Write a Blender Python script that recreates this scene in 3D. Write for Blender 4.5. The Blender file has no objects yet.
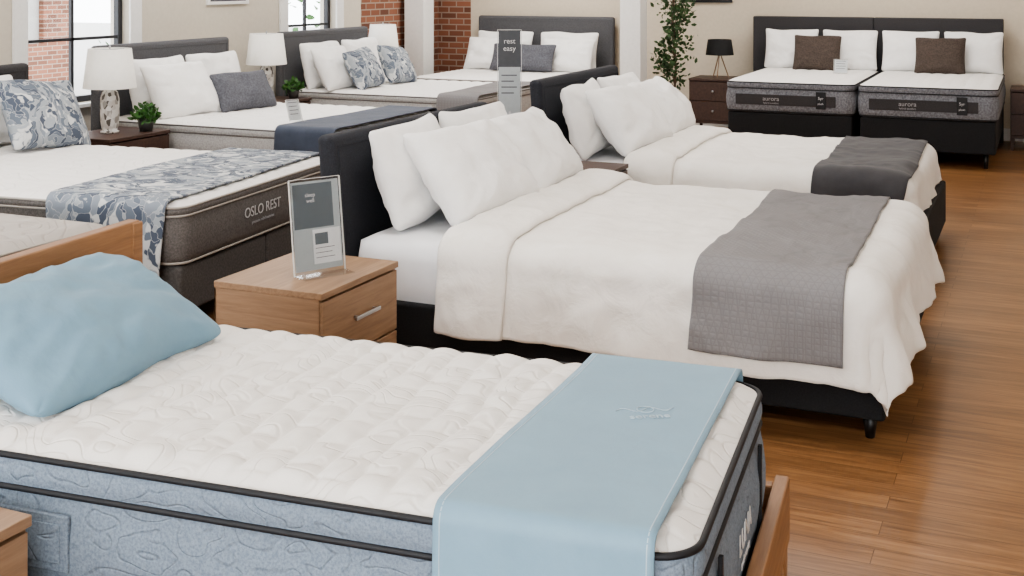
import bpy, bmesh, math, random
from mathutils import Vector, noise
random.seed(4)
rad = math.radians

# ------------------------------------------------------------------ helpers
def lin(c):
    out = []
    for v in c:
        v = v / 255.0
        out.append(v / 12.92 if v <= 0.04045 else ((v + 0.055) / 1.055) ** 2.4)
    return (out[0], out[1], out[2], 1.0)

def base_mat(name):
    m = bpy.data.materials.new(name)
    m.use_nodes = True
    nt = m.node_tree
    b = nt.nodes["Principled BSDF"]
    tc = nt.nodes.new("ShaderNodeTexCoord")
    return m, nt, b, tc

def mapping(nt, tc, scale=(1, 1, 1), rot=(0, 0, 0), out="Object"):
    mp = nt.nodes.new("ShaderNodeMapping")
    mp.inputs["Scale"].default_value = scale
    mp.inputs["Rotation"].default_value = rot
    nt.links.new(tc.outputs[out], mp.inputs["Vector"])
    return mp

def noise_node(nt, vec, scale, detail=4, rough=0.5, dist=0.0):
    n = nt.nodes.new("ShaderNodeTexNoise")
    n.inputs["Scale"].default_value = scale
    n.inputs["Detail"].default_value = detail
    n.inputs["Roughness"].default_value = rough
    n.inputs["Distortion"].default_value = dist
    nt.links.new(vec, n.inputs["Vector"])
    return n

def mathn(nt, op, a, b=None):
    n = nt.nodes.new("ShaderNodeMath"); n.operation = op
    if hasattr(a, "links"): nt.links.new(a, n.inputs[0])
    else: n.inputs[0].default_value = a
    if b is not None:
        if hasattr(b, "links"): nt.links.new(b, n.inputs[1])
        else: n.inputs[1].default_value = b
    return n.outputs[0]

def ramp(nt, fac, stops, interp="LINEAR"):
    r = nt.nodes.new("ShaderNodeValToRGB")
    r.color_ramp.interpolation = interp
    el = r.color_ramp.elements
    while len(el) < len(stops):
        el.new(0.5)
    for e, (p, c) in zip(el, stops):
        e.position = p
        e.color = c
    nt.links.new(fac, r.inputs["Fac"])
    return r

def bump(nt, b, height, strength=0.3, dist=0.01, prev=None):
    bp = nt.nodes.new("ShaderNodeBump")
    bp.inputs["Strength"].default_value = strength
    bp.inputs["Distance"].default_value = dist
    nt.links.new(height, bp.inputs["Height"])
    if prev is not None:
        nt.links.new(prev.outputs["Normal"], bp.inputs["Normal"])
    nt.links.new(bp.outputs["Normal"], b.inputs["Normal"])
    return bp

def fabric(name, c1, c2=None, rough=0.85, nscale=8, wrinkle=0.0, wscale=6, weave=0.25, weave_scale=260, sheen=0.1):
    m, nt, b, tc = base_mat(name)
    c2 = c2 or tuple(max(0, v - 10) for v in c1)
    n = noise_node(nt, tc.outputs["Object"], nscale, 5, 0.6)
    r = ramp(nt, n.outputs["Fac"], [(0.3, lin(c2)), (0.7, lin(c1))])
    nt.links.new(r.outputs["Color"], b.inputs["Base Color"])
    b.inputs["Roughness"].default_value = rough
    b.inputs["Sheen Weight"].default_value = sheen
    n2 = noise_node(nt, tc.outputs["Object"], weave_scale, 2)
    bp = bump(nt, b, n2.outputs["Fac"], weave, 0.002)
    if wrinkle > 0:
        n3 = noise_node(nt, tc.outputs["Object"], wscale, 4, 0.55, 0.6)
        bump(nt, b, n3.outputs["Fac"], wrinkle, 0.03, bp)
    return m

def melange(name, c1, c2, scale=150, rough=0.9):
    m, nt, b, tc = base_mat(name)
    n = noise_node(nt, tc.outputs["Object"], scale, 3, 0.7)
    n.inputs["Scale"].default_value = scale
    r = ramp(nt, n.outputs["Fac"], [(0.35, lin(c1)), (0.65, lin(c2))])
    nt.links.new(r.outputs["Color"], b.inputs["Base Color"])
    b.inputs["Roughness"].default_value = rough
    bump(nt, b, n.outputs["Fac"], 0.3, 0.002)
    return m

def plain(name, c, rough=0.5, metal=0.0, spec=0.5):
    m, nt, b, tc = base_mat(name)
    n = noise_node(nt, tc.outputs["Object"], 30, 2)
    c2 = tuple(max(0, v - 5) for v in c)
    r = ramp(nt, n.outputs["Fac"], [(0.3, lin(c2)), (0.7, lin(c))])
    nt.links.new(r.outputs["Color"], b.inputs["Base Color"])
    b.inputs["Roughness"].default_value = rough
    b.inputs["Metallic"].default_value = metal
    b.inputs["Specular IOR Level"].default_value = spec
    return m

def wood(name, c1, c2, axis=1, rough=0.5, s=3.0):
    m, nt, b, tc = base_mat(name)
    sc = [14, 14, 14]
    sc[axis] = 1.0
    mp = mapping(nt, tc, tuple(sc))
    n = noise_node(nt, mp.outputs["Vector"], s, 8, 0.65, 0.4)
    r = ramp(nt, n.outputs["Fac"], [(0.25, lin(c2)), (0.72, lin(c1))])
    nt.links.new(r.outputs["Color"], b.inputs["Base Color"])
    b.inputs["Roughness"].default_value = rough
    bump(nt, b, n.outputs["Fac"], 0.12, 0.003)
    return m

def quilt_mat(name, c1, c2, scale=14, strength=0.6, dist=0.012, kind="vor", aniso=(1, 1, 1), rough=0.9, edge=0.22):
    m, nt, b, tc = base_mat(name)
    mp = mapping(nt, tc, aniso, (0, 0, 0.785))
    v = nt.nodes.new("ShaderNodeTexVoronoi")
    v.feature = "DISTANCE_TO_EDGE"
    v.inputs["Scale"].default_value = scale
    if kind == "grid":
        v.inputs["Randomness"].default_value = 0.12
    nt.links.new(mp.outputs["Vector"], v.inputs["Vector"])
    r0 = ramp(nt, v.outputs["Distance"], [(0.0, (0, 0, 0, 1)), (edge, (1, 1, 1, 1))], "EASE")
    r = ramp(nt, v.outputs["Distance"], [(0.0, lin(c2)), (0.10, lin(c1))])
    nt.links.new(r.outputs["Color"], b.inputs["Base Color"])
    b.inputs["Roughness"].default_value = rough
    n2 = noise_node(nt, tc.outputs["Object"], 220, 2)
    bp = bump(nt, b, n2.outputs["Fac"], 0.2, 0.002)
    bump(nt, b, r0.outputs["Color"], strength, dist, bp)
    return m

def swirl_mat(name, c1, c2, scale=3.0, lines=9.0, strength=0.4, dist=0.006, aniso=(1, 1, 1), mel=None):
    """embroidered stitching following meandering contour lines"""
    m, nt, b, tc = base_mat(name)
    mp = mapping(nt, tc, aniso)
    n = noise_node(nt, mp.outputs["Vector"], scale, 1, 0.4, 0.3)
    s = mathn(nt, "ABSOLUTE", mathn(nt, "SINE", mathn(nt, "MULTIPLY", n.outputs["Fac"], lines * math.pi)))
    h = ramp(nt, s, [(0.0, (0, 0, 0, 1)), (0.45, (1, 1, 1, 1))], "EASE")
    n2 = noise_node(nt, tc.outputs["Object"], 240, 2)
    if mel:
        n3 = noise_node(nt, tc.outputs["Object"], mel, 3, 0.7)
        r3 = ramp(nt, n3.outputs["Fac"], [(0.35, lin(c2)), (0.65, lin(c1))])
        nt.links.new(r3.outputs["Color"], b.inputs["Base Color"])
    else:
        r = ramp(nt, s, [(0.0, lin(c2)), (0.2, lin(c1))])
        nt.links.new(r.outputs["Color"], b.inputs["Base Color"])
    b.inputs["Roughness"].default_value = 0.9
    bp = bump(nt, b, n2.outputs["Fac"], 0.2, 0.002)
    bump(nt, b, h.outputs["Color"], strength, dist, bp)
    return m

def leaf_fabric(name):
    m, nt, b, tc = base_mat(name)
    nd = noise_node(nt, tc.outputs["Object"], 5, 3)
    add = nt.nodes.new("ShaderNodeVectorMath"); add.operation = "MULTIPLY_ADD"
    nt.links.new(nd.outputs["Color"], add.inputs[0])
    add.inputs[1].default_value = (0.4, 0.4, 0.4)
    nt.links.new(tc.outputs["Object"], add.inputs[2])
    mp = nt.nodes.new("ShaderNodeMapping")
    mp.inputs["Scale"].default_value = (1.0, 2.3, 1.0)
    mp.inputs["Rotation"].default_value = (0.7, 0.5, 0.8)
    nt.links.new(add.outputs[0], mp.inputs["Vector"])
    v = nt.nodes.new("ShaderNodeTexVoronoi")
    v.inputs["Scale"].default_value = 13
    nt.links.new(mp.outputs["Vector"], v.inputs["Vector"])
    v2 = nt.nodes.new("ShaderNodeTexVoronoi"); v2.feature = "DISTANCE_TO_EDGE"
    v2.inputs["Scale"].default_value = 13
    nt.links.new(mp.outputs["Vector"], v2.inputs["Vector"])
    sep = nt.nodes.new("ShaderNodeSeparateColor")
    nt.links.new(v.outputs["Color"], sep.inputs[0])
    r = ramp(nt, sep.outputs[0], [(0.0, lin((198, 200, 200))), (0.18, lin((154, 160, 166))), (0.38, lin((100, 109, 122))),
                                  (0.62, lin((76, 85, 100))), (0.82, lin((128, 136, 146)))], "CONSTANT")
    e = ramp(nt, v2.outputs["Distance"], [(0.0, (1, 1, 1, 1)), (0.05, (0, 0, 0, 1))])
    mx = nt.nodes.new("ShaderNodeMix"); mx.data_type = "RGBA"
    nt.links.new(e.outputs["Color"], mx.inputs["Factor"])
    nt.links.new(r.outputs["Color"], mx.inputs[6])
    mx.inputs[7].default_value = lin((178, 181, 182))
    nt.links.new(mx.outputs[2], b.inputs["Base Color"])
    b.inputs["Roughness"].default_value = 0.85
    return m

def brick_mat(name, side):
    m, nt, b, tc = base_mat(name)
    sp = nt.nodes.new("ShaderNodeSeparateXYZ"); cb = nt.nodes.new("ShaderNodeCombineXYZ")
    nt.links.new(tc.outputs["Object"], sp.inputs[0])
    nt.links.new(sp.outputs[1 if side else 0], cb.inputs[0]); nt.links.new(sp.outputs[2], cb.inputs[1])
    br = nt.nodes.new("ShaderNodeTexBrick")
    br.inputs["Scale"].default_value = 1
    br.inputs["Brick Width"].default_value = 0.21
    br.inputs["Row Height"].default_value = 0.075
    br.inputs["Mortar Size"].default_value = 0.008
    br.inputs["Color1"].default_value = lin((146, 96, 74))
    br.inputs["Color2"].default_value = lin((104, 68, 54))
    br.inputs["Mortar"].default_value = lin((156, 140, 126))
    nt.links.new(cb.outputs[0], br.inputs["Vector"])
    nt.links.new(br.outputs["Color"], b.inputs["Base Color"])
    b.inputs["Roughness"].default_value = 0.9
    inv = mathn(nt, "SUBTRACT", 1.0, br.outputs["Fac"])
    bump(nt, b, inv, 0.6, 0.01)
    return m

def acrylic(name, amount=0.35, tint=(0.96, 0.97, 0.975, 1)):
    m = bpy.data.materials.new(name); m.use_nodes = True
    nt = m.node_tree
    nt.nodes.clear()
    o = nt.nodes.new("ShaderNodeOutputMaterial")
    t = nt.nodes.new("ShaderNodeBsdfTransparent"); t.inputs[0].default_value = tint
    g = nt.nodes.new("ShaderNodeBsdfGlossy"); g.inputs["Roughness"].default_value = 0.05
    lw = nt.nodes.new("ShaderNodeLayerWeight"); lw.inputs[0].default_value = 0.3
    fac = mathn(nt, "MULTIPLY", lw.outputs["Facing"], amount)
    mx = nt.nodes.new("ShaderNodeMixShader")
    nt.links.new(fac, mx.inputs[0])
    nt.links.new(t.outputs[0], mx.inputs[1]); nt.links.new(g.outputs[0], mx.inputs[2])
    nt.links.new(mx.outputs[0], o.inputs[0])
    return m

def link(o, parent=None):
    bpy.context.scene.collection.objects.link(o)
    if parent is not None:
        o.parent = parent
    return o

def empty(name, loc=(0, 0, 0), rz=0.0):
    e = bpy.data.objects.new(name, None)
    e.location = loc
    e.rotation_euler = (0, 0, rz)
    e.empty_display_size = 0.1
    return link(e)

def mesh_obj(name, verts, faces, mats, parent=None, loc=(0, 0, 0), rot=(0, 0, 0), smooth=True, midx=None):
    me = bpy.data.meshes.new(name)
    me.from_pydata([tuple(v) for v in verts], [], faces)
    for mm in (mats if isinstance(mats, (list, tuple)) else [mats]):
        me.materials.append(mm)
    if midx:
        for p, k in zip(me.polygons, midx):
            p.material_index = k
    if smooth:
        for p in me.polygons:
            p.use_smooth = True
    me.update()
    o = bpy.data.objects.new(name, me)
    o.location = loc
    o.rotation_euler = rot
    return link(o, parent)

def boxes(name, bl, mat, parent=None, loc=(0, 0, 0), rot=(0, 0, 0), bev=0.004, seg=2):
    """bl: list of (x0,x1,y0,y1,z0,z1) merged in one mesh"""
    vs, fs = [], []
    for (x0, x1, y0, y1, z0, z1) in bl:
        k = len(vs)
        vs += [(x0, y0, z0), (x1, y0, z0), (x1, y1, z0), (x0, y1, z0), (x0, y0, z1), (x1, y0, z1), (x1, y1, z1), (x0, y1, z1)]
        fs += [(k, k + 3, k + 2, k + 1), (k + 4, k + 5, k + 6, k + 7), (k, k + 1, k + 5, k + 4), (k + 1, k + 2, k + 6, k + 5),
               (k + 2, k + 3, k + 7, k + 6), (k + 3, k, k + 4, k + 7)]
    o = mesh_obj(name, vs, fs, mat, parent, loc, rot, smooth=bev > 0)
    if bev > 0:
        b = o.modifiers.new("bev", "BEVEL"); b.width = bev; b.segments = seg; b.limit_method = "ANGLE"
        b.harden_normals = True
    return o

def lathe(name, prof, mat, parent=None, loc=(0, 0, 0), n=32, rot=(0, 0, 0), cap=True):
    vs, fs = [], []
    for r, z in prof:
        for k in range(n):
            a = 2 * math.pi * k / n
            vs.append((r * math.cos(a), r * math.sin(a), z))
    for i in range(len(prof) - 1):
        for k in range(n):
            k2 = (k + 1) % n
            fs.append((i * n + k, i * n + k2, (i + 1) * n + k2, (i + 1) * n + k))
    if cap:
        fs.append(tuple(reversed(range(n))))
        fs.append(tuple((len(prof) - 1) * n + k for k in range(n)))
    return mesh_obj(name, vs, fs, mat, parent, loc, rot)

def tube(name, pts, r, mat, parent=None, closed=False, loc=(0, 0, 0)):
    cu = bpy.data.curves.new(name, "CURVE"); cu.dimensions = "3D"
    cu.bevel_depth = r; cu.bevel_resolution = 2
    sp = cu.splines.new("POLY"); sp.points.add(len(pts) - 1)
    for p, q in zip(sp.points, pts):
        p.co = (q[0], q[1], q[2], 1)
    sp.use_cyclic_u = closed
    cu.materials.append(mat)
    o = bpy.data.objects.new(name, cu); o.location = loc
    return link(o, parent)

def text(name, body, size, mat, parent, loc, rot, ext=0.001):
    cu = bpy.data.curves.new(name, "FONT")
    cu.body = body; cu.size = size; cu.extrude = ext
    cu.align_x = "CENTER"; cu.align_y = "CENTER"
    cu.materials.append(mat)
    o = bpy.data.objects.new(name, cu); o.location = loc; o.rotation_euler = rot
    return link(o, parent)

def clamp(v, a, b):
    return max(a, min(b, v))

def sm(t):
    t = clamp(t, 0, 1)
    return t * t * (3 - 2 * t)

# ------------------------------------------------------------------ materials
M_pillow = fabric("white_pillow_cotton", (240, 239, 237), (232, 231, 229), wrinkle=0.35, wscale=7, weave=0.08)
M_duvet = fabric("ivory_duvet_cloth", (237, 233, 227), (231, 227, 220), wrinkle=0.35, wscale=8, weave=0.15, weave_scale=160)
M_sheet = fabric("fitted_sheet", (238, 239, 242), (230, 231, 234), weave=0.1)
M_charc = melange("charcoal_upholstery", (30, 32, 38), (46, 48, 55), 180)
M_black = melange("black_upholstery", (20, 21, 24), (32, 33, 36), 150)
M_leg = plain("black_leg", (20, 20, 22), 0.4)
M_greyhb = melange("grey_headboard_fabric", (74, 74, 77), (94, 94, 97), 140)
M_darkhb = melange("dark_grey_headboard", (50, 49, 51), (64, 62, 64), 120)
M_leaf = leaf_fabric("leaf_print_fabric")
M_grunner = quilt_mat("grey_quilted_coverlet", (126, 124, 125), (117, 115, 116), 46, 0.25, 0.006, "grid", (1, 1, 1), edge=0.45)
M_drunner = fabric("dark_grey_throw", (64, 63, 66), (52, 51, 54), weave=0.5, weave_scale=120)
M_bluerun = fabric("light_blue_satin_runner", (126, 158, 177), (119, 151, 170), rough=0.6, weave=0.15, wrinkle=0.12, wscale=5)
M_bluepil = fabric("light_blue_pillow", (119, 153, 173), (112, 145, 165), rough=0.75, weave=0.12, wrinkle=0.22, wscale=5)
M_navy = fabric("slate_blue_throw", (68, 76, 92), (56, 63, 77), weave=0.4)
M_quilt = swirl_mat("white_quilted_ticking", (232, 229, 224), (225, 221, 215), 6.0, 10.0, 0.45, 0.005, (1, 1, 0.4))
M_quiltw = swirl_mat("white_quilt_small", (234, 232, 229), (226, 224, 220), 3.0, 11.0, 0.4, 0.007, (1, 1, 0.3))
M_quiltb = swirl_mat("beige_quilted_ticking", (172, 166, 160), (160, 154, 148), 3.0, 11.0, 0.45, 0.008, (1, 1, 0.4))
M_bside = swirl_mat("blue_grey_border", (128, 141, 154), (102, 115, 130), 13.0, 5.0, 0.5, 0.006, (0.7, 1, 1.2), mel=160)
M_bside2 = melange("blue_grey_knit", (98, 111, 126), (126, 139, 152), 130)
M_tape = plain("black_tape_edge", (20, 22, 27), 0.6)
M_gside = melange("taupe_grey_border", (88, 84, 82), (114, 110, 107), 110)
M_gbase = melange("taupe_grey_base", (74, 71, 70), (94, 91, 89), 90)
M_lside = melange("light_grey_border", (156, 154, 152), (182, 180, 178), 90)
M_gpip = plain("cream_piping", (172, 166, 158), 0.7)
M_grey_side = melange("mid_grey_border", (92, 94, 100), (134, 136, 142), 60)
M_greyp = melange("grey_pillow_knit", (74, 75, 82), (98, 99, 106), 70)
M_brownp = melange("brown_pillow", (58, 49, 44), (80, 69, 62), 70)
M_oak = wood("oak_veneer", (164, 134, 106), (124, 97, 73), 1)
M_oakx = wood("oak_veneer_x", (162, 132, 104), (122, 95, 72), 0)
M_oakwarm = wood("warm_oak_frame", (166, 124, 87), (122, 87, 58), 1)
M_oakwarmx = wood("warm_oak_frame_x", (162, 122, 85), (120, 85, 57), 0)
M_walnut = wood("dark_walnut", (82, 58, 48), (52, 36, 30), 0)
M_steel = plain("brushed_steel", (185, 185, 188), 0.3, 1.0)
M_acr = acrylic("clear_acrylic")
M_acrf = acrylic("clear_acrylic_foot", 0.2, (0.97, 0.975, 0.98, 1))
M_paper_d = plain("slate_printed_card", (94, 103, 109), 0.5)
M_paper_dd = plain("dark_printed_card", (64, 66, 70), 0.5)
M_paper_m = plain("grey_printed_card", (172, 178, 180), 0.5)
M_paper_w = plain("white_printed_card", (222, 222, 222), 0.6)
M_ink = plain("white_ink", (205, 205, 205), 0.6)
M_ink2 = plain("grey_ink", (165, 165, 168), 0.6)
M_inkd = plain("dark_ink", (90, 90, 94), 0.6)
M_inks = plain("silver_ink", (172, 191, 202), 0.5)
M_shade = plain("linen_lampshade", (242, 240, 234), 0.9)
M_shadeb = plain("black_lampshade", (22, 22, 24), 0.8)
M_green = fabric("leaf_green", (66, 112, 44), (36, 76, 28), nscale=30, rough=0.5, weave=0)
M_green2 = fabric("ivy_green", (66, 96, 52), (32, 56, 28), nscale=14, rough=0.5, weave=0)
M_pot = plain("white_ceramic_pot", (206, 204, 200), 0.4)
M_potd = plain("dark_pot", (60, 58, 56), 0.5)
M_bark = wood("bark", (104, 84, 64), (70, 54, 40), 2)
M_wall = plain("warm_beige_paint", (209, 197, 178), 0.85)
M_wallw = plain("offwhite_paint", (206, 198, 184), 0.85)
M_trim = plain("white_trim_paint", (234, 233, 230), 0.5)
M_ceil = plain("ceiling_white", (235, 233, 228), 0.9)
M_frame = plain("dark_window_frame", (48, 48, 52), 0.5)
M_brickx = brick_mat("brick_side", True)
M_bricky = brick_mat("brick_back", False)
M_out = plain("pavement", (170, 168, 164), 0.9)

def lamp_base_mat():
    m, nt, b, tc = base_mat("mosaic_ceramic")
    mp = mapping(nt, tc, (1, 1, 0.7))
    v = nt.nodes.new("ShaderNodeTexVoronoi"); v.inputs["Scale"].default_value = 42
    nt.links.new(mp.outputs["Vector"], v.inputs["Vector"])
    sep = nt.nodes.new("ShaderNodeSeparateColor"); nt.links.new(v.outputs["Color"], sep.inputs[0])
    r = ramp(nt, sep.outputs[0], [(0, lin((222, 220, 216))), (0.4, lin((166, 162, 156))), (0.6, lin((96, 90, 84))), (0.8, lin((204, 200, 195)))], "CONSTANT")
    nt.links.new(r.outputs["Color"], b.inputs["Base Color"])
    b.inputs["Roughness"].default_value = 0.3
    return m
M_mosaic = lamp_base_mat()

def floor_mat():
    m, nt, b, tc = base_mat("hardwood_planks")
    br = nt.nodes.new("ShaderNodeTexBrick")
    br.offset = 0.37
    br.inputs["Scale"].default_value = 1
    br.inputs["Brick Width"].default_value = 1.25
    br.inputs["Row Height"].default_value = 0.10
    br.inputs["Mortar Size"].default_value = 0.0014
    br.inputs["Mortar Smooth"].default_value = 0.3
    br.inputs["Color1"].default_value = (0.25, 0.25, 0.25, 1)
    br.inputs["Color2"].default_value = (0.75, 0.75, 0.75, 1)
    br.inputs["Mortar"].default_value = (0.0, 0.0, 0.0, 1)
    nt.links.new(tc.outputs["Object"], br.inputs["Vector"])
    mp = mapping(nt, tc, (1.2, 16, 1))
    add = nt.nodes.new("ShaderNodeVectorMath"); add.operation = "MULTIPLY_ADD"
    nt.links.new(br.outputs["Color"], add.inputs[0]); add.inputs[1].default_value = (9, 9, 9)
    nt.links.new(mp.outputs["Vector"], add.inputs[2])
    n = noise_node(nt, add.outputs[0], 2.2, 9, 0.68, 0.5)
    grain = ramp(nt, n.outputs["Fac"], [(0.25, lin((94, 65, 41))), (0.5, lin((141, 102, 67))), (0.75, lin((170, 129, 89)))])
    tone = ramp(nt, br.outputs["Color"], [(0.0, (0.35, 0.3, 0.27, 1)), (0.2, (0.72, 0.72, 0.72, 1)), (0.8, (1.12, 1.12, 1.12, 1))])
    mx = nt.nodes.new("ShaderNodeMix"); mx.data_type = "RGBA"; mx.blend_type = "MULTIPLY"
    mx.inputs["Factor"].default_value = 1.0
    nt.links.new(grain.outputs["Color"], mx.inputs[6]); nt.links.new(tone.outputs["Color"], mx.inputs[7])
    nt.links.new(mx.outputs[2], b.inputs["Base Color"])
    b.inputs["Roughness"].default_value = 0.3
    bump(nt, b, n.outputs["Fac"], 0.06, 0.002)
    return m
M_floor = floor_mat()

# ------------------------------------------------------------------ soft goods
def rmap(x, y, x0, x1, y0, y1, r):
    qx, qy = clamp(x, x0 + r, x1 - r), clamp(y, y0 + r, y1 - r)
    dx, dy = x - qx, y - qy
    h = math.hypot(dx, dy)
    if h < 1e-9:
        return x, y, 0, 0, 0
    k = max(abs(dx), abs(dy)) / h
    return qx + dx * k, qy + dy * k, dx / h, dy / h, max(abs(dx), abs(dy))

def mattress(name, L, W, z0, z1, mt, ms, parent, r=0.09, top_fn=None, nx=60, ny=40, tapes=(), mtape=None, bulge=0.008, crown=0.02, tr=0.007):
    vs, fs, mi = [], [], []
    for i in range(nx + 1):
        for j in range(ny + 1):
            x = -L + L * i / nx; y = W * j / ny
            X, Y, _, _, _ = rmap(x, y, -L, 0, 0, W, r)
            d = min(x + L, -x, y, W - y)
            e = clamp(d / 0.09, 0, 1)
            z = z1 - crown * (1 - e) ** 2
            if top_fn:
                z += top_fn(x, y) * sm(d / 0.06)
            vs.append((X, Y, z))
    idx = lambda i, j: i * (ny + 1) + j
    for i in range(nx):
        for j in range(ny):
            fs.append((idx(i, j), idx(i + 1, j), idx(i + 1, j + 1), idx(i, j + 1))); mi.append(0)
    loop = [idx(i, 0) for i in range(nx)] + [idx(nx, j) for j in range(ny)] + [idx(i, ny) for i in range(nx, 0, -1)] + [idx(0, j) for j in range(ny, 0, -1)]
    nrm = []
    for q in loop:
        i, j = divmod(q, ny + 1)
        x = -L + L * i / nx; y = W * j / ny
        _, _, a, b, _ = rmap(x, y, -L, 0, 0, W, r)
        nrm.append((a, b))
    zt = z1 - crown
    levels = [zt]
    ts = sorted([t for t in tapes if z0 < t < zt], reverse=True)
    levels += ts + [z0]
    prof = []
    for a, b in zip(levels[:-1], levels[1:]):
        n = 5
        for k in range(1, n + 1):
            t = k / n
            prof.append((bulge * math.sin(math.pi * t) * (2 if (a - b) > 0.12 else 1), a + (b - a) * t))
    prev = loop
    base = [vs[q] for q in loop]
    for o, z in prof:
        cur = []
        for (p, n) in zip(base, nrm):
            cur.append(len(vs)); vs.append((p[0] + n[0] * o, p[1] + n[1] * o, z))
        m = len(loop)
        for k in range(m):
            k2 = (k + 1) % m
            fs.append((prev[k2], prev[k], cur[k], cur[k2])); mi.append(1)
        prev = cur
    fs.append(tuple(reversed(prev))); mi.append(1)
    o = mesh_obj(name, vs, fs, [mt, ms], parent, midx=mi)
    for t, z in enumerate([zt] + ts + [z0 + 0.008]):
        if mtape:
            pts = [(p[0] + n[0] * 0.002, p[1] + n[1] * 0.002, z) for p, n in zip(base, nrm)]
            tube("tape_edge_%d" % (t + 1), pts, tr, mtape, parent, True)
    return o

def make_S(x1, y0, y1, zt, R=0.09, flare=0.08, fold=0.02, seed=0.0, wr=0.008, foot=True, wf=1.0, foldfreq=5.0, p=3.6):
    def S(x, y, off=0.0):
        cx = min(x, x1 - R) if foot else x
        cy = clamp(y, y0 + R, y1 - R)
        ex, ey = x - cx, y - cy
        h = math.hypot(ex, ey)
        d = (abs(ex) ** p + abs(ey) ** p) ** (1 / p)
        if h < 1e-7:
            nx_, ny_, a, s, out, drop = 0, 0, 0, 0, 0, 0
        else:
            nx_, ny_ = ex / h, ey / h
            if d < R * math.pi / 2:
                a = d / R; out = R * math.sin(a); drop = R * (1 - math.cos(a)); s = 0
            else:
                a = math.pi / 2; s = d - R * math.pi / 2; out = R + flare * s; drop = R + s
        px, py = cx + nx_ * 0.3, cy + ny_ * 0.3
        w = noise.noise(Vector((x * 3.1 * wf, y * 3.1 * wf, seed))) * 0.9 + noise.noise(Vector((x * 8 * wf + 3, y * 5.5 * wf, seed + 7))) * 0.5 \
            + (0.5 - abs(noise.noise(Vector((x * 4 * wf, y * 6 * wf, seed + 13))))) * 0.7 \
            + (0.5 - abs(noise.noise(Vector((x * 13 * wf, y * 9 * wf, seed + 23))))) * 0.4
        disp = wr * w + off
        if s > 0:
            f = noise.noise(Vector((px * foldfreq, py * foldfreq, seed + 3 + s * 0.8))) + 0.45 * noise.noise(Vector((px * foldfreq * 2.3, py * foldfreq * 2.3, seed + 5 + s)))
            disp += fold * f * sm(s / 0.26) * (1.0 + 0.3 * abs(nx_)) + 0.4 * fold * sm(s / 0.3)
        return Vector((cx + nx_ * (out + disp * math.sin(a)), cy + ny_ * (out + disp * math.sin(a)), zt - drop + disp * math.cos(a)))
    return S

def cloth(name, S, xf, yf, nx, ny, mat, parent, off=0.0, thick=0.01, offn=None):
    vs, fs = [], []
    for i in range(nx + 1):
        u = i / nx
        for j in range(ny + 1):
            v = j / ny
            xa, xb = xf(v); ya, yb = yf(u)
            o = off + (offn(u, v) if offn else 0)
            vs.append(S(xa + (xb - xa) * u, ya + (yb - ya) * v, o))
    for i in range(nx):
        for j in range(ny):
            a = i * (ny + 1) + j
            fs.append((a, a + ny + 1, a + ny + 2, a + 1))
    ob = mesh_obj(name, vs, fs, mat, parent)
    sd = ob.modifiers.new("sol", "SOLIDIFY"); sd.thickness = thick; sd.offset = 1
    return ob

def span(R, drop):
    return R * math.pi / 2 + drop - R

def pillow(name, w, h, t, loc, lean, mat, yaw=0.0, roll=0.0, seed=0.0, parent=None, n=40, pinch=0.05, sag=0.16, r=0.10):
    vs, fs = [], []
    N = n
    for side in (1, -1):
        for i in range(N + 1):
            for j in range(N + 1):
                u = -math.cos(math.pi * i / N); v = -math.cos(math.pi * j / N)
                e = (max(0.0, 1 - u * u) * max(0.0, 1 - v * v)) ** 0.42
                U, V, _, _, _ = rmap(u, v, -1, 1, -1, 1, r)
                th = t / 2 * e * (1 - sag * v)
                y = U * w / 2 * (1 - pinch * (1 - v * v))
                z = V * h / 2 * (1 - pinch * (1 - u * u))
                edge = max(abs(u), abs(v))
                inner = sm((1 - edge) / 0.16)
                wr = noise.noise(Vector((u * 1.8 + seed, v * 1.8, side * 2 + seed))) * 0.13 * t * e
                ang = math.atan2(v * h, u * w)
                wr += (0.5 - abs(noise.noise(Vector((math.cos(ang) * 4.5 + seed, math.sin(ang) * 4.5, side + seed + edge * 0.8))))) * 0.10 * t * inner * sm((edge - 0.3) / 0.5)
                wr += (0.5 - abs(noise.noise(Vector((u * 4 + seed, v * 2.8, side + seed))))) * 0.07 * t * e * inner
                z += noise.noise(Vector((u * 1.3, seed, v))) * 0.03 * h * (0.3 + abs(v))
                vs.append((side * (th + wr), y, z))
    M = (N + 1) * (N + 1)
    for s in (0, 1):
        for i in range(N):
            for j in range(N):
                a = s * M + i * (N + 1) + j
                f = (a, a + N + 1, a + N + 2, a + 1)
                fs.append(f if s == 0 else tuple(reversed(f)))
    o = mesh_obj(name, vs, fs, mat, parent, loc, (roll, lean, yaw))
    bm = bmesh.new(); bm.from_mesh(o.data)
    bmesh.ops.remove_doubles(bm, verts=bm.verts, dist=0.0006)
    bmesh.ops.recalc_face_normals(bm, faces=bm.faces)
    bm.to_mesh(o.data); bm.free()
    return o

# ------------------------------------------------------------------ beds
def leg_tapered(name, x, y, h, parent, mat=M_leg, r=0.028):
    return lathe(name, [(r * 0.55, 0), (r, h)], mat, parent, (x, y, 0), 16)

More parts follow.
